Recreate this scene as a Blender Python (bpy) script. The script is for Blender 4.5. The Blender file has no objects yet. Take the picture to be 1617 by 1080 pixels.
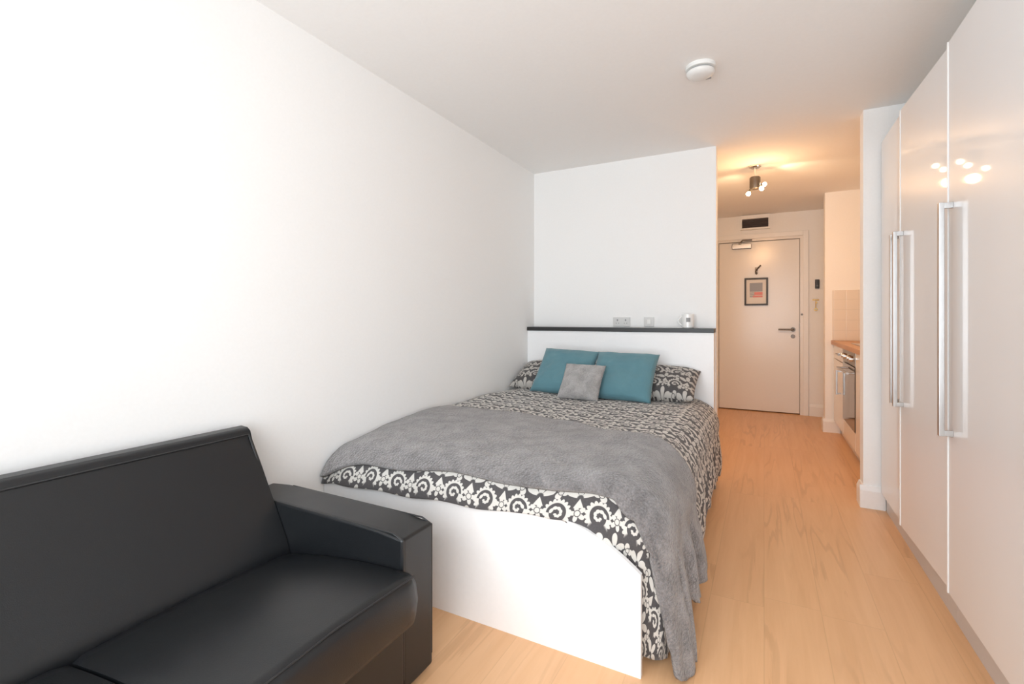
import bpy, bmesh, math, random
from mathutils import Vector, Matrix, noise, Euler
R = math.radians
random.seed(4)
scn = bpy.context.scene
col = scn.collection

# ------------------------------------------------------------------ camera, world, light, exposure
CAM_H, FPX, YAW = 1.12, 755.0, 27.8
cd = bpy.data.cameras.new('camera'); cam = bpy.data.objects.new('camera', cd); col.objects.link(cam)
cd.sensor_width = 36; cd.lens = 36*FPX/1617; cd.shift_y = -38/1617; cd.clip_start = .02
cam.location = (0, 0, CAM_H); cam.rotation_euler = (R(90), 0, R(YAW))
scn.camera = cam
scn.view_settings.view_transform = 'Standard'; scn.view_settings.look = 'None'
scn.view_settings.gamma = 1; scn.view_settings.use_curve_mapping = False
scn.view_settings.exposure = 0.30
w = bpy.data.worlds.new('world'); scn.world = w; w.use_nodes = True
wn = w.node_tree; bg = wn.nodes['Background']
bg.inputs[0].default_value = (.86, .93, 1, 1); bg.inputs[1].default_value = 1.6
def area(name, loc, rot, sx, sy, power, colr):
    l = bpy.data.lights.new(name, 'AREA'); l.shape = 'RECTANGLE'; l.size = sx; l.size_y = sy
    l.energy = power; l.color = colr
    o = bpy.data.objects.new(name, l); o.location = loc; o.rotation_euler = rot; col.objects.link(o); return o
# overcast daylight outside the window behind the camera
area('daylight', (-.30, -1.0, 1.30), (R(90), 0, 0), 2.7, 2.0, 74, (.90, .955, 1.0))
scn.cycles.max_bounces = 12; scn.cycles.diffuse_bounces = 8; scn.cycles.glossy_bounces = 4
scn.cycles.sample_clamp_indirect = 6; scn.cycles.caustics_reflective = False; scn.cycles.caustics_refractive = False
HALL_W = 12
HALL_C = (1, .57, .27)

# ------------------------------------------------------------------ node helpers
class NT:
    def __init__(s, name):
        s.m = bpy.data.materials.new(name); s.m.use_nodes = True; s.t = s.m.node_tree
        s.b = s.t.nodes['Principled BSDF']
    def n(s, kind): return s.t.nodes.new(kind)
    def put(s, sock, v):
        if isinstance(v, (int, float)): sock.default_value = v
        elif isinstance(v, tuple): sock.default_value = v if len(v) != 3 or len(sock.default_value) == 3 else (*v, 1)
        else: s.t.links.new(v, sock)
    def M(s, op, a, b=0., c=0.):
        n = s.n('ShaderNodeMath'); n.operation = op
        for i, v in enumerate((a, b, c)): s.put(n.inputs[i], v)
        return n.outputs[0]
    def sm(s, x, a, b):
        n = s.n('ShaderNodeMapRange'); n.interpolation_type = 'SMOOTHSTEP'
        s.put(n.inputs['Value'], x); n.inputs['From Min'].default_value = a; n.inputs['From Max'].default_value = b
        return n.outputs[0]
    def mix(s, f, a, b):
        n = s.n('ShaderNodeMix'); n.data_type = 'RGBA'
        s.put(n.inputs[0], f); s.put(n.inputs[6], a); s.put(n.inputs[7], b); return n.outputs[2]
    def comb(s, x, y, z=0.):
        n = s.n('ShaderNodeCombineXYZ')
        for i, v in enumerate((x, y, z)): s.put(n.inputs[i], v)
        return n.outputs[0]
    def sep(s, v):
        n = s.n('ShaderNodeSeparateXYZ'); s.t.links.new(v, n.inputs[0]); return n.outputs
    def coord(s, k='Object'): return s.n('ShaderNodeTexCoord').outputs[k]
    def noise(s, v, scale, detail=3, rough=.5, dist=0):
        n = s.n('ShaderNodeTexNoise'); s.put(n.inputs['Vector'], v); n.inputs['Scale'].default_value = scale
        n.inputs['Detail'].default_value = detail; n.inputs['Roughness'].default_value = rough
        n.inputs['Distortion'].default_value = dist
        return n.outputs[0]
    def vor(s, v, scale, feat='F1'):
        n = s.n('ShaderNodeTexVoronoi'); n.feature = feat; s.put(n.inputs['Vector'], v); n.inputs['Scale'].default_value = scale
        return n.outputs[0]
    def bump(s, h, strength, dist=.01):
        n = s.n('ShaderNodeBump'); n.inputs['Strength'].default_value = strength; n.inputs['Distance'].default_value = dist
        s.put(n.inputs['Height'], h); s.t.links.new(n.outputs[0], s.b.inputs['Normal'])
    def set(s, **k):
        for a, v in k.items(): s.put(s.b.inputs[a.replace('_', ' ')], v)
        return s.m

def flat(name, c, rough=.5, metal=0., coat=0., coatr=.05, bump=0, bscale=60, emis=None, es=0, spec=.5):
    t = NT(name)
    v = t.coord()
    nz = t.noise(v, bscale, 2)
    c2 = tuple(x*.96 for x in c)
    t.set(Base_Color=t.mix(nz, c, c2), Roughness=rough, Metallic=metal, Coat_Weight=coat, Coat_Roughness=coatr)
    t.b.inputs['Specular IOR Level'].default_value = spec
    if bump: t.bump(nz, bump, .004)
    if emis: t.set(Emission_Color=emis, Emission_Strength=es)
    return t.m

M = {}
M['wall'] = flat('white_wall_paint', (.90, .90, .89), .75, bump=.05, bscale=90, spec=.25)
M['ceiling'] = flat('ceiling_paint', (.90, .89, .875), .85, bump=.04, bscale=70, spec=.2)
M['trim'] = flat('white_gloss_trim', (.88, .88, .87), .35)
M['door'] = flat('white_satin_door', (.84, .82, .79), .22)
M['board'] = flat('white_board', (.90, .90, .90), .38)
M['gloss'] = flat('gloss_white_door', (.86, .86, .865), .35, coat=.5, coatr=.035, bscale=3, spec=.3)
M['edge'] = flat('white_body_lit_edge', (.92, .92, .91), .4)  # wardrobe body; on the seam strips this white paints the lit door edge
M['plinth'] = flat('grey_plinth', (.62, .59, .57), .35)
M['kitchen'] = flat('kitchen_door_white', (.84, .81, .77), .25, coat=.4)
M['satin'] = flat('satin_steel', (.50, .49, .48), .30, metal=1)
M['black'] = flat('black_laminate', (.018, .018, .018), .4)
M['chrome'] = flat('polished_steel', (.75, .75, .74), .16, metal=1)
M['steel'] = flat('brushed_steel', (.42, .41, .40), .38, metal=1, bscale=200)
M['darkmetal'] = flat('dark_metal', (.16, .14, .12), .35, metal=.8)
M['plastic'] = flat('white_plastic', (.80, .80, .78), .35)
M['socket'] = flat('grey_white_plastic', (.66, .655, .64), .4)
M['slot'] = flat('dark_slot', (.05, .05, .05), .6)
M['greymark'] = flat('grey_print', (.28, .28, .28), .5)
M['vent'] = flat('dark_louvre', (.17, .14, .14), .5)
M['brass'] = flat('brass', (.62, .40, .14), .3, metal=.9)
M['glassblack'] = flat('black_glass', (.012, .011, .010), .08, coat=.6)
M['ceramic'] = flat('white_ceramic', (.86, .86, .84), .2, coat=.5)
M['bulb'] = flat('lit_bulb', (1, .9, .7), .3, emis=(1, .78, .5), es=28)
M['mattress'] = flat('mattress_cloth', (.8, .8, .78), .9)
M['paper'] = flat('white_paper', (.86, .85, .84), .6)
M['inkblue'] = flat('blue_grey_print', (.36, .40, .48), .6, bscale=40)
M['inkpink'] = flat('pink_print', (.80, .30, .30), .6)

def floor_mat():
    t = NT('oak_laminate'); x, y, z = t.sep(t.coord())
    W, L = .192, 1.285
    px = t.M('DIVIDE', x, W); ix = t.M('FLOOR', px); fx = t.M('FRACT', px)
    rn = t.n('ShaderNodeTexWhiteNoise'); rn.noise_dimensions = '1D'; t.put(rn.inputs['W'], ix)
    py = t.M('DIVIDE', t.M('ADD', y, t.M('MULTIPLY', rn.outputs[0], 2.9)), L)
    iy = t.M('FLOOR', py); fy = t.M('FRACT', py)
    wn_ = t.n('ShaderNodeTexWhiteNoise'); wn_.noise_dimensions = '2D'; t.put(wn_.inputs['Vector'], t.comb(ix, iy))
    rid = wn_.outputs[0]
    sh = t.M('MULTIPLY', rid, 37.)
    v = t.comb(t.M('ADD', t.M('MULTIPLY', x, 26.), sh), t.M('ADD', t.M('MULTIPLY', y, 1.6), sh), sh)
    g1 = t.noise(v, 1., 5, .62, .6)
    v2 = t.comb(t.M('ADD', t.M('MULTIPLY', x, 6.), sh), t.M('MULTIPLY', y, .45), sh)
    big = t.noise(v2, 1., 2, .5)
    # cathedral figure: contour bands of a slow field
    fig = t.M('SINE', t.M('MULTIPLY', t.M('ADD', big, t.M('MULTIPLY', g1, .10)), 75.))
    fig = t.M('MULTIPLY', t.sm(fig, .35, 1.), t.sm(t.noise(t.comb(t.M('MULTIPLY', x, 3.5), t.M('MULTIPLY', y, .9), sh), 1., 1), .48, .66))
    c = t.mix(g1, (.84, .515, .28, 1), (.62, .330, .150, 1))
    c = t.mix(t.M('MULTIPLY', fig, .30), c, (.34, .15, .06, 1))
    c = t.mix(t.M('MULTIPLY', rid, .30), c, (.64, .35, .18, 1))
    c = t.mix(t.M('MULTIPLY', big, .25), c, (.80, .54, .33, 1))
    ex = t.M('MULTIPLY', t.M('MINIMUM', fx, t.M('SUBTRACT', 1., fx)), W)
    ey = t.M('MULTIPLY', t.M('MINIMUM', fy, t.M('SUBTRACT', 1., fy)), L)
    e = t.sm(t.M('MINIMUM', ex, ey), .0004, .0020)
    c = t.mix(t.M('MULTIPLY', t.M('SUBTRACT', 1., e), .22), c, (.30, .15, .07, 1))
    t.set(Base_Color=c, Roughness=t.M('ADD', .30, t.M('MULTIPLY', g1, .14)))
    t.bump(t.M('ADD', t.M('MULTIPLY', g1, .3), e), .12, .001)
    return t.m
M['floor'] = floor_mat()

def damask(name, ns=1.0, dark=(.058, .053, .055, 1), light=(.62, .595, .55, 1)):
    t = NT(name); uv = t.coord('UV')
    nd = t.n('ShaderNodeTexNoise'); t.put(nd.inputs['Vector'], uv); nd.inputs['Scale'].default_value = 7.; nd.inputs['Detail'].default_value = 1
    x, y, z = t.sep(uv)
    nx, ny, nz = t.sep(nd.outputs[1])
    x = t.M('ADD', x, t.M('MULTIPLY', t.M('SUBTRACT', nx, .5), .022)); y = t.M('ADD', y, t.M('MULTIPLY', t.M('SUBTRACT', ny, .5), .022))
    x = t.M('MULTIPLY', x, ns); y = t.M('MULTIPLY', y, ns)
    C = .138
    def cell(off_x, off_y):
        ax = t.M('ADD', x, off_x); ay = t.M('ADD', y, off_y)
        ux = t.M('MULTIPLY', t.M('SUBTRACT', t.M('FRACT', t.M('DIVIDE', ax, C)), .5), C)
        uy = t.M('MULTIPLY', t.M('SUBTRACT', t.M('FRACT', t.M('DIVIDE', ay, C)), .5), C)
        par = t.M('FLOORED_MODULO', t.M('FLOOR', t.M('DIVIDE', ax, C)), 2.)
        sg = t.M('SUBTRACT', t.M('MULTIPLY', par, 2.), 1.)
        ux = t.M('MULTIPLY', ux, sg)
        r = t.M('SQRT', t.M('ADD', t.M('MULTIPLY', ux, ux), t.M('MULTIPLY', uy, uy)))
        th = t.M('ARCTAN2', uy, ux)
        return ux, uy, r, th
    def scroll(ox, oy, R0, rot):
        ux, uy, r, th = cell(ox, oy)
        th2 = t.M('ADD', th, rot)
        # scalloped band, thicker outside
        outer = t.M('MULTIPLY', R0, t.M('ADD', .80, t.M('MULTIPLY', t.M('ABSOLUTE', t.M('SINE', t.M('MULTIPLY', th, 9.))), .17)))
        d = t.M('MAXIMUM', t.M('SUBTRACT', r, outer), t.M('SUBTRACT', t.M('ADD', R0*.62, t.M('MULTIPLY', th, R0*.035)), r))
        band = t.sm(d, .0010, -.0010)
        # opening of the scroll
        band = t.M('MULTIPLY', band, t.sm(t.M('SINE', th), -.80, -.60))
        # lobed medallion inside, set low towards the opening
        sp = t.M('ADD', R0*.26, t.M('MULTIPLY', th, R0*.055))
        d2 = t.M('SUBTRACT', t.M('ABSOLUTE', t.M('SUBTRACT', r, sp)), t.M('ADD', R0*.06, t.M('MULTIPLY', t.M('ABSOLUTE', t.M('SINE', t.M('MULTIPLY', th, 4.))), R0*.05)))
        curl = t.sm(d2, .0012, -.0008)
        return t.M('MAXIMUM', band, curl)
    def fleur(ox, oy, R0, rot):
        # fan of pointed petals with a stalk
        ux, uy, r, th = cell(ox, oy)
        a_ = t.M('ARCTAN2', t.M('ADD', uy, R0*.45), ux)
        r_ = t.M('SQRT', t.M('ADD', t.M('MULTIPLY', ux, ux), t.M('POWER', t.M('ADD', uy, R0*.45), 2.)))
        pet = t.M('ABSOLUTE', t.M('COSINE', t.M('MULTIPLY', t.M('SUBTRACT', a_, math.pi/2), 3.)))
        up = t.sm(t.M('SINE', a_), -.15, .25)
        rr = t.M('MULTIPLY', t.M('MULTIPLY', R0*1.35, t.M('POWER', pet, .6)), up)
        p1 = t.M('MULTIPLY', t.sm(t.M('SUBTRACT', r_, rr), .0012, -.0010), t.sm(r_, R0*.22, R0*.34))
        p2 = t.sm(t.M('SUBTRACT', t.M('ABSOLUTE', ux), t.M('MULTIPLY', t.M('SUBTRACT', -R0*.50, uy), .55)), .0010, -.0010)
        p2 = t.M('MULTIPLY', p2, t.sm(uy, -R0*1.30, -R0*1.22))
        return t.M('MAXIMUM', p1, p2)
    def leaf(ox, oy, R0, k):
        ux, uy, r, th = cell(ox, oy)
        rr = t.M('MULTIPLY', R0, t.M('ADD', .30, t.M('MULTIPLY', t.M('ABSOLUTE', t.M('COSINE', t.M('MULTIPLY', th, k))), .7)))
        d = t.M('SUBTRACT', r, rr)
        a = t.sm(d, .0012, -.0008)
        hole = t.sm(t.M('ABSOLUTE', t.M('SUBTRACT', r, R0*.36)), .0006, .0022)
        return t.M('MULTIPLY', a, hole)
    p = scroll(0, 0, .050, .6)
    p = t.M('MAXIMUM', p, fleur(C/2, C/2, .041, 0))
    p = t.M('MAXIMUM', p, leaf(C/2, 0, .028, 2.5))
    p = t.M('MAXIMUM', p, leaf(0, C/2, .026, 1.5))
    w_ = t.noise(uv, 160., 2)
    c = t.mix(p, dark, light)
    c = t.mix(t.M('MULTIPLY', w_, .15), c, (.3, .29, .28, 1))
    t.set(Base_Color=c, Roughness=.85, Sheen_Weight=.15)
    t.b.inputs['Specular IOR Level'].default_value = .25
    t.bump(t.M('ADD', t.noise(uv, 14., 3), t.M('MULTIPLY', w_, .1)), .35, .01)
    return t.m
M['damask'] = damask('damask_duvet_cotton')
M['damask2'] = damask('damask_pillow_cotton', 1.0, (.060, .055, .055, 1), (.52, .49, .45, 1))

def plush(name, a, b, scale=1., sheen=.5):
    t = NT(name); v = t.coord()
    n1 = t.noise(v, 12*scale, 4, .6, .5); n2 = t.noise(v, 150*scale, 3, .8); n3 = t.vor(v, 95*scale)
    f = t.M('ADD', t.M('MULTIPLY', t.sm(n1, .3, .7), .42), t.M('MULTIPLY', t.sm(n2, .25, .75), .58))
    t.set(Base_Color=t.mix(f, a, b), Roughness=.95, Sheen_Weight=sheen, Sheen_Roughness=.5)
    t.b.inputs['Specular IOR Level'].default_value = .15
    t.bump(t.M('ADD', t.M('MULTIPLY', n1, 1.2), t.M('ADD', n2, n3)), .9, .006)
    return t.m
M['throw'] = plush('grey_plush', (.085, .078, .077, 1), (.335, .312, .308, 1), 1.)
M['greyfur'] = plush('pale_grey_plush', (.22, .21, .205, 1), (.58, .56, .55, 1), 1.6)
def tealm():
    t = NT('teal_cotton'); v = t.coord()
    x, y, z = t.sep(v)
    rib = t.M('SINE', t.M('MULTIPLY', x, 900.)); rib2 = t.M('SINE', t.M('MULTIPLY', y, 900.))
    n = t.noise(v, 9, 3)
    t.set(Base_Color=t.mix(n, (.088, .205, .250, 1), (.125, .262, .300, 1)), Roughness=.8, Sheen_Weight=.25)
    t.b.inputs['Specular IOR Level'].default_value = .25
    t.bump(t.M('ADD', t.M('MULTIPLY', n, 2.), t.M('MULTIPLY', t.M('ADD', rib, rib2), .06)), .35, .01)
    return t.m
M['teal'] = tealm()
def leather():
    t = NT('black_leather'); v = t.coord()
    n = t.vor(v, 420.); n2 = t.noise(v, 5., 2)
    t.set(Base_Color=(.008, .009, .0105, 1), Roughness=t.M('ADD', .30, t.M('MULTIPLY', n2, .12)))
    t.b.inputs['Specular IOR Level'].default_value = .5
    t.bump(t.M('ADD', t.M('MULTIPLY', n, .12), t.M('MULTIPLY', n2, 1.2)), .25, .006)
    return t.m
M['leather'] = leather()
M['stitch'] = flat('black_piping', (.02, .02, .021), .35)
def worktop():
    t = NT('beech_worktop'); x, y, z = t.sep(t.coord())
    n = t.noise(t.comb(t.M('MULTIPLY', x, 40.), t.M('MULTIPLY', y, 3.), z), 1., 4)
    t.set(Base_Color=t.mix(n, (.62, .33, .15, 1), (.42, .19, .08, 1)), Roughness=.35); return t.m
M['worktop'] = worktop()
def tiles():
    t = NT('cream_wall_tiles'); x, y, z = t.sep(t.coord())
    fx = t.M('FRACT', t.M('DIVIDE', x, .10)); fz = t.M('FRACT', t.M('DIVIDE', z, .10))
    ex = t.M('MINIMUM', fx, t.M('SUBTRACT', 1., fx)); ez = t.M('MINIMUM', fz, t.M('SUBTRACT', 1., fz))
    e = t.sm(t.M('MINIMUM', ex, ez), .01, .035)
    t.set(Base_Color=t.mix(e, (.70, .66, .60, 1), (.78, .72, .65, 1)), Roughness=.15); t.bump(e, .2, .002)
    return t.m
M['tiles'] = tiles()
def glass():
    t = NT('window_glass'); nt = t.t
    tr = t.n('ShaderNodeBsdfTransparent'); gl = t.n('ShaderNodeBsdfGlossy'); gl.inputs['Roughness'].default_value = .01
    fr = t.n('ShaderNodeFresnel'); fr.inputs[0].default_value = 1.2; mx = t.n('ShaderNodeMixShader')
    nt.links.new(fr.outputs[0], mx.inputs[0]); nt.links.new(tr.outputs[0], mx.inputs[1]); nt.links.new(gl.outputs[0], mx.inputs[2])
    nt.links.new(mx.outputs[0], nt.nodes['Material Output'].inputs[0]); return t.m
M['glass'] = glass()

# ------------------------------------------------------------------ mesh helpers
def link(name, bm, mat, parent=None, smooth=True, loc=None, angle=40):
    me = bpy.data.meshes.new(name)
    bmesh.ops.recalc_face_normals(bm, faces=bm.faces)
    if smooth:
        for f in bm.faces: f.smooth = True
        for e in bm.edges:
            if len(e.link_faces) == 2 and e.calc_face_angle(0) > R(angle): e.smooth = False
    bm.to_mesh(me); bm.free()
    me.materials.append(mat)
    o = bpy.data.objects.new(name, me); col.objects.link(o)
    if parent is not None: o.parent = parent
    if loc: o.location = loc
    if smooth:
        wm = o.modifiers.new('weighted', 'WEIGHTED_NORMAL'); wm.keep_sharp = True; wm.weight = 100
    return o
def tag(o, label, cat, group=None):
    o['label'] = label; o['category'] = cat
    if group: o['group'] = group
    return o
def thing(name, label, cat, loc=(0, 0, 0), rz=0, group=None):
    o = bpy.data.objects.new(name, None); col.objects.link(o); o.empty_display_size = .1
    o.location = loc; o.rotation_euler = (0, 0, rz); return tag(o, label, cat, group)
def struct(o): o['kind'] = 'structure'; return o
def B(): return bmesh.new()
def box(bm, x0, x1, y0, y1, z0, z1, bev=0, seg=2, mat=None):
    r = bmesh.ops.create_cube(bm, size=1)
    vs = r['verts']
    for v in vs:
        v.co = Vector(((x0+x1)/2+v.co.x*(x1-x0), (y0+y1)/2+v.co.y*(y1-y0), (z0+z1)/2+v.co.z*(z1-z0)))
    if bev:
        es = list({e for v in vs for e in v.link_edges})
        r = bmesh.ops.bevel(bm, geom=es, offset=bev, segments=seg, profile=.5, affect='EDGES')
        vs = r['verts']
    if mat is not None:
        for v in vs: v.co = mat @ v.co
    return bm
def cyl(bm, p0, p1, r0, r1=None, n=20, caps=True):
    r1 = r0 if r1 is None else r1
    p0, p1 = Vector(p0), Vector(p1); d = p1-p0
    q = d.to_track_quat('Z', 'Y').to_matrix().to_4x4()
    bmesh.ops.create_cone(bm, cap_ends=caps, segments=n, radius1=r0, radius2=r1, depth=d.length, matrix=Matrix.Translation((p0+p1)/2) @ q)
    return bm
def lathe(bm, prof, n=40, origin=(0, 0, 0), axis='Z'):
    o = Vector(origin); rings = []
    for (r, z) in prof:
        ring = []
        for i in range(n):
            a = 2*math.pi*i/n
            if axis == 'Z': p = Vector((r*math.cos(a), r*math.sin(a), z))
            elif axis == 'Y': p = Vector((r*math.cos(a), z, r*math.sin(a)))
            else: p = Vector((z, r*math.cos(a), r*math.sin(a)))
            ring.append(bm.verts.new(p+o))
        rings.append(ring)
    for a, b in zip(rings, rings[1:]):
        for i in range(n): bm.faces.new((a[i], a[(i+1) % n], b[(i+1) % n], b[i]))
    bmesh.ops.remove_doubles(bm, verts=bm.verts, dist=1e-6)
    return bm
def tube(bm, pts, r, n=10):
    for a, b in zip(pts, pts[1:]): cyl(bm, a, b, r, n=n)
    for p in pts[1:-1]: bmesh.ops.create_uvsphere(bm, u_segments=n, v_segments=6, radius=r, matrix=Matrix.Translation(p))
    return bm
def prism(bm, pts, axis, a0, a1):
    """pts = 2D outline, extruded along axis from a0 to a1"""
    def P(p, a):
        return {'X': (a, p[0], p[1]), 'Y': (p[0], a, p[1]), 'Z': (p[0], p[1], a)}[axis]
    v0 = [bm.verts.new(P(p, a0)) for p in pts]; v1 = [bm.verts.new(P(p, a1)) for p in pts]
    n = len(pts)
    for i in range(n): bm.faces.new((v0[i], v0[(i+1) % n], v1[(i+1) % n], v1[i]))
    bm.faces.new(v0); bm.faces.new(v1[::-1]); return bm
def bev(bm, off, seg=3, ang=20):
    es = [e for e in bm.edges if len(e.link_faces) == 2 and e.calc_face_angle(0) > R(ang)]
    bmesh.ops.bevel(bm, geom=es, offset=off, segments=seg, profile=.5, affect='EDGES'); return bm

# ------------------------------------------------------------------ dimensions of the room
XL, XR, YB, YF, ZC = -1.742, 1.22, -.75, 6.43, 2.352
YBED, XBED = 3.71, -.304        # wall behind the bed and its free end
T = .12
def sbox(name, *a, mat='wall', bev_=0): return struct(link(name, box(B(), *a, bev=bev_), M[mat]))
sbox('floor', XL-T, XR+T, YB-T, YF+T, -.10, 0, mat='floor')
sbox('ceiling', XL-T, XR+T, YB-T, YF+T, ZC, ZC+.12, mat='ceiling')
sbox('wall_left', XL-T, XL, YB-T, YBED+T, 0, ZC)
sbox('wall_bed', XL, XBED, YBED, YBED+T, 0, ZC)
sbox('wall_hall_left', -.68, -.56, YBED+T, YF, 0, ZC)
sbox('wall_right', XR, XR+T, YB-T, YF+T, 0, ZC)
sbox('wall_pier', .52, XR, 3.48, 3.585, 0, ZC)
sbox('wall_kitchen_end', .53, XR, 5.60, 5.72, 0, ZC)
# end wall of the hall, with an opening for the entrance door
bm = B()
box(bm, -.56, -.53, YF, YF+T, 0, ZC); box(bm, .41, XR, YF, YF+T, 0, ZC); box(bm, -.53, .41, YF, YF+T, 2.09, ZC)
struct(link('wall_hall_end', bm, M['wall']))
# window wall behind the camera
WX0, WX1, WZ0, WZ1 = -1.62, 1.0, .32, 2.24
bm = B()
box(bm, XL, WX0, YB-T, YB, 0, ZC); box(bm, WX1, XR, YB-T, YB, 0, ZC)
box(bm, WX0, WX1, YB-T, YB, 0, WZ0); box(bm, WX0, WX1, YB-T, YB, WZ1, ZC)
struct(link('wall_window', bm, M['wall']))
win = bpy.data.objects.new('window_1', None); col.objects.link(win); struct(win); win.location = (0, YB-.06, 0)
bm = B(); fw = .05
box(bm, WX0, WX1, -.03, .03, WZ0, WZ0+fw); box(bm, WX0, WX1, -.03, .03, WZ1-fw, WZ1)
for x in (WX0, (WX0*2+WX1)/3, (WX0+2*WX1)/3, WX1-fw): box(bm, x, x+fw, -.029, .029, WZ0+fw, WZ1-fw)
link('window_frame', bm, M['trim'], win)
link('window_glass', box(B(), WX0+.01, WX1-.01, -.004, .004, WZ0+.01, WZ1-.01), M['glass'], win)
sbox('door_light_blocker', -.9, .9, YF+T, YF+T+.08, 0, ZC)  # unseen panel added behind the door, stops world light leaking through its gaps
# skirting boards
def skirt(name, pts_boxes):
    bm = B()
    for b_ in pts_boxes: box(bm, *b_, bev=.004, seg=2)
    return struct(link(name, bm, M['trim']))
def skirt_profile(bm, axis, a0, a1, face, sgn, h=.132, th=.018):
    """moulded skirting board: flat lower part, chamfered top"""
    pts = [(face, 0), (face+sgn*th, 0), (face+sgn*th, h-.030), (face+sgn*th*.55, h-.012), (face+sgn*th*.4, h), (face, h)]
    return prism(bm, pts, axis, a0, a1)
bm = B(); skirt_profile(bm, 'X', .52-.0175, .624, 3.48, -1); skirt_profile(bm, 'Y', 3.48, 3.585, .52, -1)
struct(link('baseboard_pier', bm, M['trim'], smooth=False))
bm = B(); skirt_profile(bm, 'X', .53-.0175, .655, 5.60, -1); skirt_profile(bm, 'Y', 5.60, 5.72, .53, -1)
struct(link('baseboard_kitchen_end', bm, M['trim'], smooth=False))
bm = B(); skirt_profile(bm, 'X', .455, XR, YF, -1); struct(link('baseboard_hall_end', bm, M['trim'], smooth=False))
bm = B(); skirt_profile(bm, 'Y', YB, -.31, XL, 1); struct(link('baseboard_left', bm, M['trim'], smooth=False))

# ------------------------------------------------------------------ entrance door
DX0, DX1, DZ = -.495, .362, 2.035
bm = B()
for (a, b_) in ((DX0-.035, DX0-.004), (DX1+.004, DX1+.048)): box(bm, a, b_, YF-.005, YF+.10, 0, DZ+.055)
box(bm, DX0-.004, DX1+.004, YF-.005, YF+.10, DZ+.006, DZ+.055)
struct(link('trim_1', bm, M['door'], smooth=False))            # lining
bm = B()
box(bm, DX1+.034, DX1+.088, YF-.022, YF-.0055, 0, DZ+.09, bev=.004); box(bm, DX0-.06, DX1+.034, YF-.022, YF-.0055, DZ+.036, DZ+.09, bev=.004)
struct(link('trim_2', bm, M['trim']))                          # architrave
door = bpy.data.objects.new('door_1', None); col.objects.link(door); struct(door); door.location = (0, YF+.012, 0)
link('door_leaf', box(B(), DX0, DX1, 0, .045, .012, DZ, bev=.002), M['door'], door)
hd = B()
lathe(hd, [(0, -.012), (.024, -.012), (.026, -.006), (.026, 0), (0, 0)], 28, (DX1-.065, 0, .985), 'Y')
cyl(hd, (DX1-.065, -.055, .985), (DX1-.065, -.008, .985), .010)
tube(hd, [Vector((DX1-.065, -.052, .985)), Vector((DX1-.215, -.052, .985))], .0095)
bmesh.ops.create_uvsphere(hd, u_segments=12, v_segments=8, radius=.0112, matrix=Matrix.Translation((DX1-.065, -.052, .985)))
link('door_handle', hd, M['darkmetal'], door)
link('keyhole_plate', lathe(B(), [(0, -.008), (.020, -.008), (.023, -.002), (.023, 0), (0, 0)], 28, (DX1-.065, 0, .905), 'Y'), M['darkmetal'], door)
link('latch_plate', box(B(), DX1-.003, DX1+.012, -.004, .002, .90, 1.06, bev=.001), M['darkmetal'], door)
dc = B(); box(dc, -.345, -.135, -.055, -.001, 1.955, 2.015, bev=.006)
dco = link('door_closer', dc, M['steel'], door)
a = B(); box(a, -.27, -.245, -.085, -.055, 2.005, 2.025, bev=.003); tube(a, [Vector((-.257, -.075, 2.02)), Vector((-.225, -.12, 2.045)), Vector((-.13, -.03, 2.055))], .007)
link('closer_arm', a, M['darkmetal'], dco)
hk = B(); box(hk, -.098, -.066, -.006, -.0005, 1.645, 1.725, bev=.003)
tube(hk, [Vector((-.082, -.006, 1.69)), Vector((-.080, -.035, 1.695)), Vector((-.036, -.050, 1.745))], .008)
tube(hk, [Vector((-.082, -.006, 1.66)), Vector((-.082, -.030, 1.645)), Vector((-.088, -.040, 1.68))], .007)
link('coat_hook', hk, M['darkmetal'], door)
struct(link('trim_3', lathe(B(), [(0, -.01), (.010, -.01), (.012, 0), (0, 0)], 16, (DX1+.024, YF-.005, 1.16), 'Y'), M['darkmetal']))
# framed print hanging on the door
pf = thing('picture_frame', 'small black framed print in blue grey and pink hanging on the entrance door', 'picture', (-.084, YF+.011, 1.435))
bm = B(); W2, H2, fwid = .126, .165, .020
box(bm, -W2, W2, -.022, 0, -H2, -H2+fwid, bev=.002); box(bm, -W2, W2, -.022, 0, H2-fwid, H2, bev=.002)
box(bm, -W2, -W2+fwid, -.0215, 0, -H2+fwid, H2-fwid, bev=.002); box(bm, W2-fwid, W2, -.0215, 0, -H2+fwid, H2-fwid, bev=.002)
link('frame', bm, M['black'], pf)
link('mount', box(B(), -W2+fwid, W2-fwid, -.010, -.004, -H2+fwid, H2-fwid), M['paper'], pf)
bm = B(); box(bm, -.070, .068, -.0125, -.0102, .000, .105)
for k in range(3): box(bm, -.070, .01-k*.02, -.0125, -.0102, -.022-k*.022, -.008-k*.022)
pr = link('print', bm, M['inkblue'], pf)
bm = B(); box(bm, -.02, .068, -.0128, -.0103, -.040, -.006); box(bm, -.035, .068, -.0128, -.0103, -.068, -.048)
link('pink_lettering', bm, M['inkpink'], pf)['label'] = 'pink block at the foot of the print'
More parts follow.
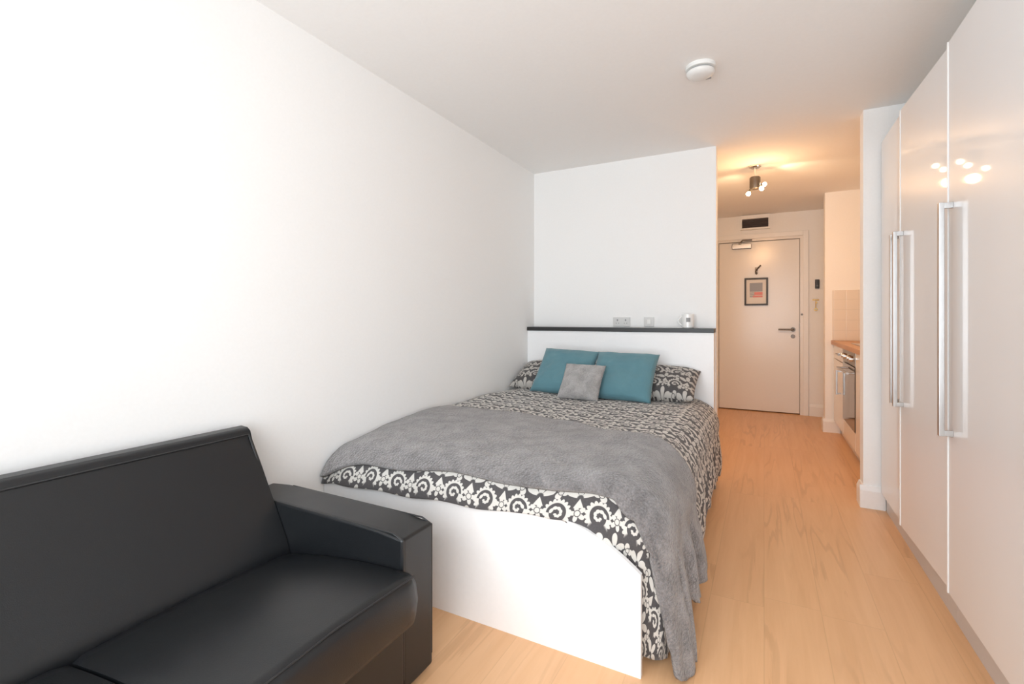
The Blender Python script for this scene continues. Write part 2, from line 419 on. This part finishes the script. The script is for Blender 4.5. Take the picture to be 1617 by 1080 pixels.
# wall phone and key on the strip of wall beside the door
ip = thing('door_buzzer', 'small black door buzzer on the narrow wall right of the entrance door', 'buzzer', (.533, YF, 1.505))
link('housing', box(B(), -.021, .021, -.026, 0, -.052, .052, bev=.005), M['black'], ip)
link('button', lathe(B(), [(0, -.029), (.008, -.029), (.009, -.026), (0, -.0255)], 16, (0, 0, -.02), 'Y'), M['darkmetal'], ip)
kh = thing('key_hook', 'pale key rack below the black buzzer beside the entrance door', 'hook', (.520, YF, 1.325))
link('rail', box(B(), -.032, .032, -.012, 0, -.007, .007, bev=.003), M['brass'], kh)
ky = thing('hanging_key', 'brass key hanging from the rack beside the entrance door', 'key', (.520, YF-.014, 1.315))
bm = B(); cyl(bm, (0, 0, -.085), (0, 0, -.002), .0045)
lathe(bm, [(.010, -.004), (.018, -.004), (.018, .004), (.010, .004), (.010, -.004)], 20, (0, 0, -.100), 'Y')
box(bm, .002, .014, -.002, .002, -.030, -.010)
link('key_body', bm, M['brass'], ky)
# air vent over the door
vt = thing('air_vent', 'dark louvred vent box on the wall above the entrance door', 'vent', (-.095, YF, 2.175))
bm = B(); box(bm, -.155, .155, -.07, 0, 0, .018); box(bm, -.155, .155, -.07, 0, .125, .170); box(bm, -.155, -.140, -.07, 0, .018, .125); box(bm, .140, .155, -.07, 0, .018, .125)
link('housing', bm, M['trim'], vt, smooth=False)
bm = B(); box(bm, -.139, .139, -.030, -.02, .019, .124)
for k in range(6):
    z = .030+k*.0165; prism(bm, [(-.062, z-.006), (-.060, z-.007), (-.036, z+.006), (-.038, z+.008)], 'X', -.139, .139)
link('louvres', bm, M['vent'], vt, smooth=False)

# ------------------------------------------------------------------ hall ceiling lamp
LX, LY = -.065, 4.34
hl = thing('hall_ceiling_lamp', 'small dark metal ceiling light with lit bulbs in the hall', 'ceiling light', (LX, LY, ZC))
link('canopy', lathe(B(), [(0, 0), (.045, 0), (.045, -.012), (.032, -.020), (0, -.022)], 32), M['chrome'], hl)
link('stem', cyl(B(), (0, 0, -.02), (0, 0, -.095), .006), M['chrome'], hl)
bm = B(); lathe(bm, [(0, -.090), (.034, -.092), (.040, -.100), (.040, -.180), (.034, -.190), (0, -.192)], 32)
link('body', bm, M['darkmetal'], hl)
for (dx, dy, dz) in ((.062, .02, -.155), (-.045, -.03, -.225), (.045, -.05, -.20)):
    c0 = Vector((dx*.3, dy*.3, -.165)); c1 = Vector((dx, dy, dz)); d = (c1-c0).normalized()
    bm = B(); cyl(bm, c0, c1-d*.012, .010, .013, 16)
    h = link('bulb_holder', bm, M['darkmetal'], hl)
    bm = B(); bmesh.ops.create_uvsphere(bm, u_segments=16, v_segments=12, radius=.0165, matrix=Matrix.Translation(c1+d*.006))
    link('bulb', bm, M['bulb'], h)
for (x, y, z, tx, ty, e) in ((LX+.075, LY, ZC-.20, .5, 5.2, 1.), (LX-.09, LY-.05, ZC-.255, -.2, 4.6, .8)):
    l = bpy.data.lights.new('bulb_light', 'SPOT'); l.energy = HALL_W*e; l.color = HALL_C; l.shadow_soft_size = .02; l.spot_size = R(168); l.spot_blend = .6
    o = bpy.data.objects.new('bulb_light', l); o.location = (x, y, z); col.objects.link(o)
    o.rotation_euler = (Vector((tx, ty, .9))-o.location).to_track_quat('-Z', 'Y').to_euler()
l = bpy.data.lights.new('bulb_glow', 'POINT'); l.energy = HALL_W*.42; l.color = HALL_C; l.shadow_soft_size = .03
o = bpy.data.objects.new('bulb_glow', l); o.location = (LX+.03, LY-.075, ZC-.30); col.objects.link(o)
# the two tilted bulbs throw a streak of light each onto the ceiling
for (dx, dy, dz, tx, ty, e) in ((.085, .03, -.13, .34, 4.58, 4.5), (-.085, .03, -.16, -.40, 5.0, 4.5)):
    l = bpy.data.lights.new('bulb_beam', 'SPOT'); l.energy = e; l.color = (1, .74, .45); l.shadow_soft_size = .015; l.spot_size = R(62); l.spot_blend = .9
    o = bpy.data.objects.new('bulb_beam', l); o.location = (LX+dx, LY+dy, ZC+dz); col.objects.link(o)
    o.rotation_euler = (Vector((tx, ty, ZC))-o.location).to_track_quat('-Z', 'Y').to_euler()

# ------------------------------------------------------------------ smoke detector
sd = thing('smoke_detector', 'round white smoke alarm on the ceiling', 'smoke alarm', (-.275, 2.50, ZC))
link('base', lathe(B(), [(0, 0), (.068, 0), (.070, -.006), (.068, -.018), (.060, -.020), (0, -.020)], 48), M['plastic'], sd)
link('vent_ring', lathe(B(), [(0, -.020), (.054, -.020), (.054, -.029), (0, -.029)], 48), M['greymark'], sd)
link('cover', lathe(B(), [(0, -.029), (.064, -.029), (.066, -.034), (.060, -.046), (.042, -.054), (0, -.055)], 48), M['plastic'], sd)
bm = B(); box(bm, -.012, .016, -.008, .008, -.058, -.052, bev=.003, mat=Matrix.Translation((.03, .035, .004)))
link('test_button', bm, M['greymark'], sd)

# ------------------------------------------------------------------ headboard boxing with black ledge
YH = 3.58
hb = thing('headboard', 'white boxed headboard panel with a black ledge on top behind the bed', 'headboard', ((XL+XBED)/2, YH, 0))
hw = (XBED-XL)/2
link('panel', box(B(), -hw+.001, hw-.004, 0, YBED-YH-.001, 0, 1.015), M['board'], hb)
link('ledge', box(B(), -hw+.001, hw-.002, -.012, YBED-YH-.001, 1.016, 1.046, bev=.002), M['black'], hb)
# double socket, single switch, mug
def plate(name, x, wdt, label, cat):
    t_ = thing(name, label, cat, (x, YBED, 1.09))
    link('plate', box(B(), -wdt/2, wdt/2, -.009, 0, -.036, .036, bev=.003), M['socket'], t_); return t_
sk = plate('double_socket', -.985, .135, 'white double power socket on the wall above the black ledge', 'socket')
for s in (-1, 1):
    bm = B(); box(bm, s*.032-.005, s*.032+.005, -.0102, -.009, .006, .020); box(bm, s*.032-.013, s*.032-.006, -.0102, -.009, -.014, -.008); box(bm, s*.032+.006, s*.032+.013, -.0102, -.009, -.014, -.008)
    link('pin_slots', bm, M['greymark'], sk)
    link('rocker', box(B(), s*.056-.005, s*.056+.005, -.0125, -.009, .008, .026, bev=.001), M['socket'], sk)
sw = plate('wall_switch', -.775, .075, 'white single switch plate right of the double socket above the ledge', 'switch')
link('rocker', box(B(), -.013, .013, -.0135, -.009, -.018, .018, bev=.002), M['plastic'], sw)
mg = thing('mug', 'white mug with a small grey mark standing on the black ledge', 'mug', (-.485, 3.64, 1.046))
link('body', lathe(B(), [(0, 0), (.034, 0), (.040, .006), (.042, .05), (.042, .100), (.039, .100), (.039, .012), (0, .010)], 40), M['ceramic'], mg)
bm = B(); tube(bm, [Vector((-.040+.0*k-.026*math.sin(math.pi*k/8), -.008, .085-.066*k/8)) for k in range(9)], .0055, 10)
link('handle', bm, M['ceramic'], mg)
bm = B()
for k in range(8):
    a0, a1 = R(-100+k*5), R(-95+k*5)
    h0, h1 = .045+.0*k, .075
    q = [(.0425*math.cos(a_), .0425*math.sin(a_), z) for a_, z in ((a0, h0), (a1, h0), (a1, h1), (a0, h1))]
    q2 = [(x*.985, y*.985, z) for x, y, z in q]
    V = [bm.verts.new(p) for p in q+q2]
    for f in ((0, 1, 2, 3), (7, 6, 5, 4), (0, 4, 5, 1), (1, 5, 6, 2), (2, 6, 7, 3), (3, 7, 4, 0)): bm.faces.new([V[i] for i in f])
link('printed_mark', bm, M['greymark'], mg)

# ------------------------------------------------------------------ bed
BX1, BY0 = -.338, 1.497
bed = thing('bed', 'white panelled double bed with a plain foot board against the left wall', 'bed', (-1.04, 2.5, 0))
def inbed(o): o.parent = bed; o.matrix_parent_inverse = Matrix.Translation((1.04, -2.5, 0)); return o
top = [(-1.738, 0), (BX1, 0)]+[(-.62+.282*k/20, .321+.125*(1-(k/20)**1.8)) for k in range(20, -1, -1)]+[ (-.680, .449), (-.76, .451), (-1.4, .451), (-1.55, .435), (-1.738, .405)]
inbed(link('foot_board', bev(prism(B(), top, 'Y', BY0, BY0+.018), .0012, 1, 60), M['board'], smooth=False))
inbed(link('side_rail', box(B(), -.372, -.354, BY0+.019, 3.578, 0, .26), M['board'], smooth=False))
inbed(link('mattress', box(B(), -1.72, -.44, 1.66, 3.56, .24, .500, bev=.05, seg=4), M['mattress']))
inbed(link('bed_base', box(B(), -1.735, -.375, BY0+.03, 3.575, .05, .235), M['board'], smooth=False))

# draped cloths share one mapping over the bed
X0, Y0, RR = -.450, 1.648, .180
def ztop(x, y):
    z = .578
    s = min(1, max(0, (y-1.9)/.9)); wl = min(1, max(0, (-.9-x)/.7))
    z += .020*s*wl - .020*min(1, max(0, (y-3.0)/.4))
    z -= .020*math.exp(-((x-XL)/.06)**2)
    cw = max(0, 1-(y-Y0)/.35)
    z -= .018*cw*cw
    z -= .025*math.exp(-((x-XL)/.22)**2)*math.exp(-((y-Y0)/.25)**2)
    return z
def drop(e):
    if e < RR*math.pi/2: return RR*math.sin(e/RR), RR*(1-math.cos(e/RR))
    return RR, RR+(e-RR*math.pi/2)
def wr(x, y, amp, sc, seed):
    return amp*(noise.noise(Vector((x*sc+seed, y*sc, seed)))+.5*noise.noise(Vector((x*sc*2.3, y*sc*2.3, seed+5))))
def pnt(x, y, e, th, off, amp, seed, flare=0, fold=0):
    """x,y anchor on the top; e distance beyond the anchor in direction th (0 = foot, 90deg = side)"""
    o, dz = drop(e)
    zt = ztop(x, y)
    fx, fy = x+e*math.sin(th), y-e*math.cos(th)
    k = min(1, e/(RR*1.57)); fall = max(0, dz-RR)
    n_o = off+wr(fx, fy, amp, 5., seed)
    rad = o+n_o*math.sin(min(e/RR, math.pi/2))
    z = zt-dz+n_o*math.cos(min(e/RR, math.pi/2))
    if fall > 0:
        run = (y if th > 1.5 else y+.15*th)
        rad += flare*fall+fold*min(1, fall/.12)*(math.sin(run*34+seed)+(.45*math.sin(run*71+1.3) if flare else 0))+((.030*math.sin(th)**2*math.sin(min(1, fall/.38)*math.pi)-.012*math.cos(th))*(1-min(1, max(0, (y-2.2)/.8))*.6)-.06*fall*fall if not flare else 0)
    tuck = .044*min(1, max(0, (x+.64)/.13))*min(1, e/.15)*math.cos(th)
    X = x+rad*math.sin(th); Y = y-rad*math.cos(th)+tuck
    return Vector((max(X, XL+.004), Y, max(z, .006))), (fx, fy)
def drape(name, mat, x_l, yend, ef, ec, es, off, amp, seed, thick, flare=0, fold=0, nx=60, ny=70, nt=22, ns=34):
    bm = B(); uvl = bm.loops.layers.uv.new('UVMap'); uvs = {}
    def V(*a, **k):
        p, uv = pnt(*a, **k); v = bm.verts.new(p); uvs[v] = uv; return v
    kw = dict(off=off, amp=amp, seed=seed, flare=flare, fold=fold)
    def quads(rows):
        for a, b in zip(rows, rows[1:]):
            for i in range(len(a)-1):
                f = bm.faces.new((a[i], a[i+1], b[i+1], b[i]))
    xs = [x_l+(X0-x_l)*i/nx for i in range(nx+1)]
    rows = []
    for j in range(ny+1):
        f = j/ny; r = []
        for i, x in enumerate(xs):
            ye = yend(x); r.append(V(x, Y0+(ye-Y0)*f, 0, 0, **kw))
        ys = Y0+(yend(X0)-Y0)*f
        E = es(f)
        for k in range(1, ns+1):
            e = E*k/ns
            ye = yend(X0+e); y = Y0+(ye-Y0)*f
            r.append(V(X0, y, e, math.pi/2, **kw))
        rows.append(r)
    quads(rows)
    rows = []
    for j in range(ns+1): rows.append([V(x, Y0, ef(x)*j/ns, 0, **kw) for x in xs])
    quads(rows)
    rows = []
    for a_ in range(nt+1):
        th = math.pi/2*a_/nt; E = ec(a_/nt)+(ef(X0)-ec(0))*(1-a_/nt)
        rows.append([V(X0, Y0, E*j/ns, th, **kw) for j in range(ns+1)])
    quads(rows)
    for f in bm.faces:
        for lp in f.loops: lp[uvl].uv = uvs[lp.vert]
    bmesh.ops.remove_doubles(bm, verts=bm.verts, dist=.0004)
    bmesh.ops.dissolve_degenerate(bm, edges=bm.edges, dist=.0002)
    bmesh.ops.recalc_face_normals(bm, faces=bm.faces)
    up = sum(f.normal.z for f in bm.faces if f.calc_center_median().z > .5)
    if up < 0: bmesh.ops.reverse_faces(bm, faces=bm.faces)
    for f in bm.faces: f.smooth = True
    me = bpy.data.meshes.new(name); bm.to_mesh(me); bm.free(); me.materials.append(mat)
    o = bpy.data.objects.new(name, me); col.objects.link(o)
    s = o.modifiers.new('solid', 'SOLIDIFY'); s.thickness = thick; s.offset = -1
    return o
def lerp(t, pts):
    if t <= pts[0][0]: return pts[0][1]
    for (a, va), (b, vb) in zip(pts, pts[1:]):
        if t <= b:
            s = (t-a)/(b-a); s = s*s*(3-2*s); return va+(vb-va)*s
    return pts[-1][1]
E_SIDE = lambda z: RR*math.pi/2+(.578-RR-z)
dv = drape('duvet', M['damask'], XL+.006, lambda x: 3.555,
           lambda x: lerp(x, [(-1.74, .235), (-1.4, .250), (-1.1, .240), (-.80, .225), (-.62, .215), (-.55, .235), (X0, .30)])+.005*math.sin(x*19)*(x < -.62),
           lambda f: lerp(f, [(0, .30), (.15, E_SIDE(.25)), (.35, E_SIDE(.05)), (1, E_SIDE(.03))]),
           lambda f: lerp(f, [(0, E_SIDE(.03)), (.08, E_SIDE(.06)), (.5, E_SIDE(.12)), (.85, E_SIDE(.10)), (1, E_SIDE(.09))]),
           0, .011, 3., .012, fold=.010, ny=90)
tag(dv, 'charcoal and cream damask patterned duvet covering the bed', 'duvet')
def hemthrow(f):   # side hem of the throw from the foot (0) to its far edge (1)
    return lerp(f, [(0, E_SIDE(.03)), (.02, E_SIDE(.045)), (.07, E_SIDE(.22)), (.15, E_SIDE(.18)), (.35, E_SIDE(.13)), (.55, E_SIDE(.11)), (.8, E_SIDE(.12)), (1, E_SIDE(.16))])
tw = drape('throw_blanket', M['throw'], XL+.012, lambda x: lerp(x, [(-1.74, 2.34), (-1.0, 2.31), (-.5, 2.16), (-.2, 2.10), (.2, 2.04)])+.012*math.sin(x*9),
           lambda x: lerp(x, [(-1.74, .200), (-1.5, .155), (-.9, .125), (X0, .135)])+.006*math.sin(x*13),
           lambda f: lerp(f, [(0, .135), (.30, .19), (.46, .28), (.56, E_SIDE(.12)), (.63, E_SIDE(.035)), (.75, E_SIDE(.02)), (1, E_SIDE(.03))]),
           hemthrow, .022, .010, 3., .020, flare=.15, fold=.016, nt=44, ns=44)
tag(tw, 'grey plush throw laid across the foot of the bed, one end trailing to the floor', 'throw')

# ------------------------------------------------------------------ pillows
def pillow(name, mat, w_, h_, t_, place, rx, rz, roll, seed, label, cat, group=None, pinch=.05, p=3.2):
    bm = B(); uvl = bm.loops.layers.uv.new('UVMap'); n = 36; uvs = {}
    def surf(sg):
        rows = []
        for j in range(n+1):
            r = []
            for i in range(n+1):
                u, v = 2*i/n-1, 2*j/n-1
                k = max(0, (1-abs(u)**p))*max(0, (1-abs(v)**p))
                z = sg*t_/2*k**.5
                x = u*w_/2*(1-pinch*(1-abs(v)**2)*abs(u)**3); y = v*h_/2*(1-pinch*(1-abs(u)**2)*abs(v)**3)
                z += k**.5*(.012*noise.noise(Vector((u*2.2, v*2.2, seed+sg)))+.005*noise.noise(Vector((u*6, v*6, seed))))
                vv = bm.verts.new((x, y+h_/2, z)); uvs[vv] = (x+seed, y+sg); r.append(vv)
            rows.append(r)
        for a, b in zip(rows, rows[1:]):
            for i in range(n): bm.faces.new((a[i], a[i+1], b[i+1], b[i]) if sg > 0 else (a[i+1], a[i], b[i], b[i+1]))
    surf(1); surf(-1)
    for f in bm.faces:
        for lp in f.loops: lp[uvl].uv = uvs[lp.vert]
    bmesh.ops.remove_doubles(bm, verts=bm.verts, dist=1e-5)
    o = link(name, bm, mat, angle=100)
    o.matrix_world = Matrix.Translation(place) @ Matrix.Rotation(rz, 4, 'Z') @ Matrix.Rotation(rx, 4, 'X') @ Matrix.Rotation(roll, 4, 'Z')
    return tag(o, label, cat, group)
g = 'damask pillows at the head of the bed'
pillow('pillow', M['damask2'], 0.66, .36, .165, (-1.40, 3.235, .598), R(25), 0, 0, 1.3, 'damask patterned pillow in the corner by the left wall, behind the teal cushions', 'pillow', g, .03)
pillow('pillow', M['damask2'], 0.66, .36, .165, (-.725, 3.235, .598), R(25), 0, R(-1), 2.9, 'damask patterned pillow showing at the right of the teal cushions', 'pillow', g, .03)
g = 'cushions propped on the bed'
pillow('cushion', M['teal'], .425, .40, .12, (-1.275, 3.09, .590), R(47), R(2), R(-3), 4.1, 'square teal cushion nearer the left wall', 'cushion', g)
pillow('cushion', M['teal'], .435, .40, .12, (-.853, 3.09, .580), R(47), R(0), R(-1), 5.7, 'square teal cushion farther from the left wall, beside the right damask pillow', 'cushion', g)
pillow('cushion', M['greyfur'], .285, .28, .09, (-1.085, 2.965, .585), R(50), R(1), R(-1), 7.7, 'small pale grey plush cushion in front of the teal cushions', 'cushion', g)

# ------------------------------------------------------------------ sofa
SX0, SX1, SY0, SY1 = -1.725, -.94, -.30, 1.24
ZA, AT = .478, .147
sofa = thing('sofa', 'black leather two-seat sofa against the left wall', 'sofa', (-1.33, (SY0+SY1)/2, 0))
def insofa(o): o.parent = sofa; o.matrix_parent_inverse = sofa.matrix_basis.inverted(); return o
sofa_m = Matrix.Translation((1.33, -(SY0+SY1)/2, 0))
def insofa(o, par=None):
    o.parent = par or sofa
    if par is None: o.matrix_parent_inverse = sofa_m
    return o
for (a, b_) in ((SY1-AT, SY1), (SY0, SY0+AT)):
    bm = B(); box(bm, SX0, SX1, a, b_, .012, ZA)
    bmesh.ops.subdivide_edges(bm, edges=[e for e in bm.edges if abs((e.verts[0].co-e.verts[1].co).z) < 1e-5], cuts=7, use_grid_fill=True)
    for v in bm.verts:                      # soft padded top
        if v.co.z > ZA-.001:
            v.co.z -= .012*abs((v.co.x-(SX0+SX1)/2)/((SX1-SX0)/2))**6
    bev(bm, .010, 3, 40)
    arm = insofa(link('armrest', bm, M['leather'], angle=60))
    bm = B()
    for y in (a+.006, b_-.006):
        tube(bm, [Vector((SX1-.002, y, .05)), Vector((SX1-.002, y, ZA-.018)), Vector((SX1-.04, y, ZA-.003)), Vector((-1.60, y, ZA-.003))], .0028, 8)
    insofa(link('piping', bm, M['stitch']), arm)
# backrest, leaning profile
prof = [(SX0, .16), (-1.43, .16), (-1.425, .30), (-1.448, .36), (-1.515, .478), (-1.580, .590), (-1.636, .680), (-1.648, .712), (-1.665, .723), (-1.70, .725), (SX0, .716)]
bm = prism(B(), prof, 'Y', SY0+AT+.002, SY1-AT-.002+.0)
yend_ = SY1-AT-.002
bev(bm, .012, 3, 25)
insofa(link('backrest', bm, M['leather'], angle=50))
bm = B(); tube(bm, [Vector((-1.642, SY0+AT+.01, .700)), Vector((-1.642, yend_-.01, .700)), Vector((-1.585, yend_-.006, .590)), Vector((-1.520, yend_-.004, .478))], .0028, 8)
insofa(link('piping', bm, M['stitch']))
# seat cushions
def seat(y0, y1):
    bm = B(); n1, n2 = 40, 30; xb, xf = -1.44, -.872
    # profile around (x,z), rounded front
    ring = []
    zt0, zt1, zb = .322, .386, .245
    pts = [(xb, zb), (xb, zt0-.02), (xb+.012, zt0)]
    for k in range(1, 13):
        f = k/13; pts.append((xb+.012+(xf-.035-xb-.012)*f, zt0+(zt1-zt0)*f+.012*math.sin(math.pi*f)))
    for k in range(7):
        a = math.pi/2*(1-k/6); pts.append((xf-.035+.035*math.cos(a), zt1-.035+.035*math.sin(a)))
    pts += [(xf+.006, .315), (xf+.002, .285)]
    for k in range(5):
        a = -math.pi/2*k/4; pts.append((xf-.025+.025*math.cos(a), zb+.025+.025*math.sin(a)))
    pts += [(xf-.2, zb), (xf-.4, zb)]
    secs = 24; rings = []
    cx, cz = (xb+xf)/2, (zb+zt1)/2
    for s in range(secs+1):
        f = s/secs; y = y0+(y1-y0)*f
        d = min(f, 1-f)*(y1-y0); rr = .03
        sh = 1. if d > rr else 1-(1-math.sqrt(max(0, 1-((rr-d)/rr)**2)))*.10
        puff = .010*math.sin(math.pi*f)
        ring = [bm.verts.new((cx+(x-cx)*(1-(1-sh)*.45), y, cz+(z-cz)*sh+(puff if z > .31 else 0))) for x, z in pts]
        rings.append(ring)
    m = len(pts)
    for a, b in zip(rings, rings[1:]):
        for i in range(m): bm.faces.new((a[i], a[(i+1) % m], b[(i+1) % m], b[i]))
    bm.faces.new(rings[0]); bm.faces.new(rings[-1][::-1])
    o = insofa(link('seat_cushion', bm, M['leather'], angle=70))
    bm = B()
    tube(bm, [Vector((xf-.012, y0+.012, zt1-.004)), Vector((xf-.012, (y0+y1)/2, zt1+.007)), Vector((xf-.012, y1-.012, zt1-.004))], .0024, 8)
    insofa(link('piping', bm, M['stitch']), o)
mid = .50
seat(mid+.004, SY1-AT-.004); seat(SY0+AT+.004, mid-.004)
insofa(link('base_frame', box(B(), SX0+.02, -.918, SY0+AT+.016, SY1-AT-.018, .05, .240, bev=.008), M['leather']))
for (x, y) in ((-1.66, SY0+.25), (-1.66, SY1-.25), (-.98, SY0+.25), (-.98, SY1-.25)):
    insofa(link('leg', cyl(B(), (x, y, 0), (x, y, .05), .02, .024), M['darkmetal']))

# ------------------------------------------------------------------ wardrobes
XW, ZW0, ZW1 = .60, .108, 2.135
def wardrobe(y0, y1, seams, handles, label):
    w_ = thing('wardrobe', label, 'wardrobe', ((XW+XR)/2, (y0+y1)/2, 0), group='fitted wardrobes along the right wall')
    ox, oy = (XW+XR)/2, (y0+y1)/2
    def part(name, bm, m, par=None, **k):
        for v in bm.verts: v.co -= Vector((ox, oy, 0))
        return link(name, bm, m, par or w_, **k)
    part('body', box(B(), XW+.036, XR-.001, y0+.001, y1-.001, .0905, ZW1-.002), M['edge'], smooth=False)
    part('plinth', box(B(), XW+.026, XW+.045, y0+.001, y1-.001, 0, .09), M['plinth'], smooth=False)
    cuts = [y0]+seams+[y1]
    for a, b_ in zip(cuts, cuts[1:]):
        ajar = abs(b_-2.963) < .01            # this door hangs a little out of true
        rot = Matrix.Translation((XW, (a+b_)/2, 0)) @ Matrix.Rotation(R(2.0), 4, 'Z') @ Matrix.Translation((-XW, -(a+b_)/2, 0)) if ajar else Matrix.Identity(4)
        bm = box(B(), XW, XW+.020, a+.0055, b_-.0055, ZW0, ZW1, bev=.0015); bm.transform(rot)
        d = part('door', bm, M['gloss'])
        if ajar:
            bm = box(B(), XW-.003, XW+.020, b_-.0145, b_-.0035, ZW0, ZW1); bm.transform(rot)
            part('lit_edge_strip', bm, M['edge'], d, smooth=False)  # added pale strip, paints the bright lit edge of this door
        for hy in handles:
            if a < hy < b_:
                bm = B(); z0, z1 = .692, 1.537
                box(bm, XW-.040, XW-.024, hy-.010, hy+.010, z0, z1, bev=.0015)
                for z in (z0, z1-.022): box(bm, XW-.0245, XW, hy-.009, hy+.009, z+.001, z+.021, bev=.001)
                bm.transform(rot)
                part('handle', bm, M['satin'], d)
    for s in seams+[y0]:
        if abs(s-2.963) < .01: continue
        part('lit_edge_strip', box(B(), XW-.003, XW+.021, s-.0048, s+.0048, ZW0, ZW1), M['edge'], smooth=False)  # strip added at the seam, its white stands in for light on the edge
wardrobe(2.309, 3.455, [2.963], [3.018, 2.908], 'gloss white wardrobe with two long steel handles side by side, next to the hall pier')
wardrobe(1.00, 2.309, [1.655], [2.262, 1.60], 'gloss white wardrobe nearest the camera at the right edge of the photo, one long handle')

# ------------------------------------------------------------------ kitchen
KX = .60
def kit(name, label, cat, y0, y1):
    return thing(name, label, cat, (KX, (y0+y1)/2, 0)), Vector((KX, (y0+y1)/2, 0))
def kpart(name, bm, m, par, off, **k):
    for v in bm.verts: v.co -= off
    return link(name, bm, m, par, **k)
cb, off = kit('base_cabinet', 'narrow white kitchen cabinet beyond the oven under the worktop', 'cabinet', 4.95, 5.58)
kpart('body', box(B(), KX+.02, XR-.001, 4.951, 5.58, .1205, .862), M['kitchen'], cb, off, smooth=False)
kpart('plinth', box(B(), KX+.06, KX+.08, 4.951, 5.58, 0, .12), M['kitchen'], cb, off, smooth=False)
dr = kpart('drawer', box(B(), KX, KX+.019, 4.956, 5.575, .735, .860, bev=.002), M['kitchen'], cb, off)
dd = kpart('door', box(B(), KX, KX+.019, 4.956, 5.575, .125, .728, bev=.002), M['kitchen'], cb, off)
bm = B(); box(bm, KX-.032, KX-.020, 5.02, 5.20, .790, .802, bev=.002)
for y in (5.03, 5.18): box(bm, KX-.021, KX, y, y+.012, .791, .801)
kpart('handle', bm, M['satin'], dr, off)
bm = B(); box(bm, KX-.038, KX-.024, 5.085, 5.099, .44, .66, bev=.002)
for z in (.445, .643): box(bm, KX-.025, KX, 5.086, 5.098, z, z+.012)
kpart('handle', bm, M['satin'], dd, off)
ov, off = kit('oven', 'built-in steel and black glass oven under the kitchen worktop', 'oven', 4.33, 4.93)
kpart('body', box(B(), KX+.02, XR-.05, 4.335, 4.925, .125, .862), M['darkmetal'], ov, off, smooth=False)
cp = kpart('control_panel', box(B(), KX-.002, KX+.019, 4.335, 4.945, .755, .860, bev=.002), M['steel'], ov, off)
for y in (4.42, 4.52, 4.72, 4.82):
    kpart('knob', lathe(B(), [(0, -.030), (.018, -.030), (.020, -.026), (.022, -.002), (0, -.002)], 24, (KX-.001, y, .808), 'X'), M['chrome'], cp, off)
od = kpart('oven_door', box(B(), KX-.004, KX+.019, 4.335, 4.945, .265, .748, bev=.003), M['glassblack'], ov, off)
bm = B(); tube(bm, [Vector((KX-.045, 4.38, .700)), Vector((KX-.045, 4.90, .700))], .010, 14)
for y in (4.40, 4.88): cyl(bm, (KX-.045, y, .700), (KX-.004, y, .700), .007)
kpart('handle', bm, M['satin'], od, off)
kpart('lower_panel', box(B(), KX, KX+.019, 4.335, 4.945, .125, .258, bev=.002), M['kitchen'], ov, off)
kpart('plinth', box(B(), KX+.06, KX+.08, 4.331, 4.949, 0, .12), M['kitchen'], ov, off, smooth=False)
cb2, off = kit('base_cabinet', 'white kitchen cabinet on the near side of the oven, mostly behind the pier', 'cabinet', 3.59, 4.33)
kpart('body', box(B(), KX+.02, XR-.001, 3.59, 4.329, .1205, .862), M['kitchen'], cb2, off, smooth=False)
kpart('plinth', box(B(), KX+.06, KX+.08, 3.59, 4.329, 0, .12), M['kitchen'], cb2, off, smooth=False)
kpart('door', box(B(), KX, KX+.019, 3.595, 4.325, .125, .860, bev=.002), M['kitchen'], cb2, off)
wt = link('worktop', box(B(), KX-.022, XR-.001, 3.586, 5.588, .8625, .901, bev=.004), M['worktop'])
tag(wt, 'wood coloured kitchen worktop over the oven', 'worktop')
hob = thing('hob', 'flat black hob with steel rim set on the wood worktop', 'hob', (.90, 4.63, .901))
link('glass_plate', box(B(), -.25, .25, -.28, .28, 0, .006, bev=.002), M['glassblack'], hob)
for (x, y, r_) in ((-.12, -.13, .085), (-.12, .14, .07), (.12, -.13, .07), (.12, .14, .085)):
    link('hotplate', lathe(B(), [(0, .006), (r_, .006), (r_, .012), (r_-.008, .015), (0, .015)], 32, (x, y, 0)), M['darkmetal'], hob)
bm = B(); box(bm, .590, XR-.001, 5.589, 5.5995, .902, 1.39)
struct(link('trim_4', bm, M['tiles'], smooth=False))
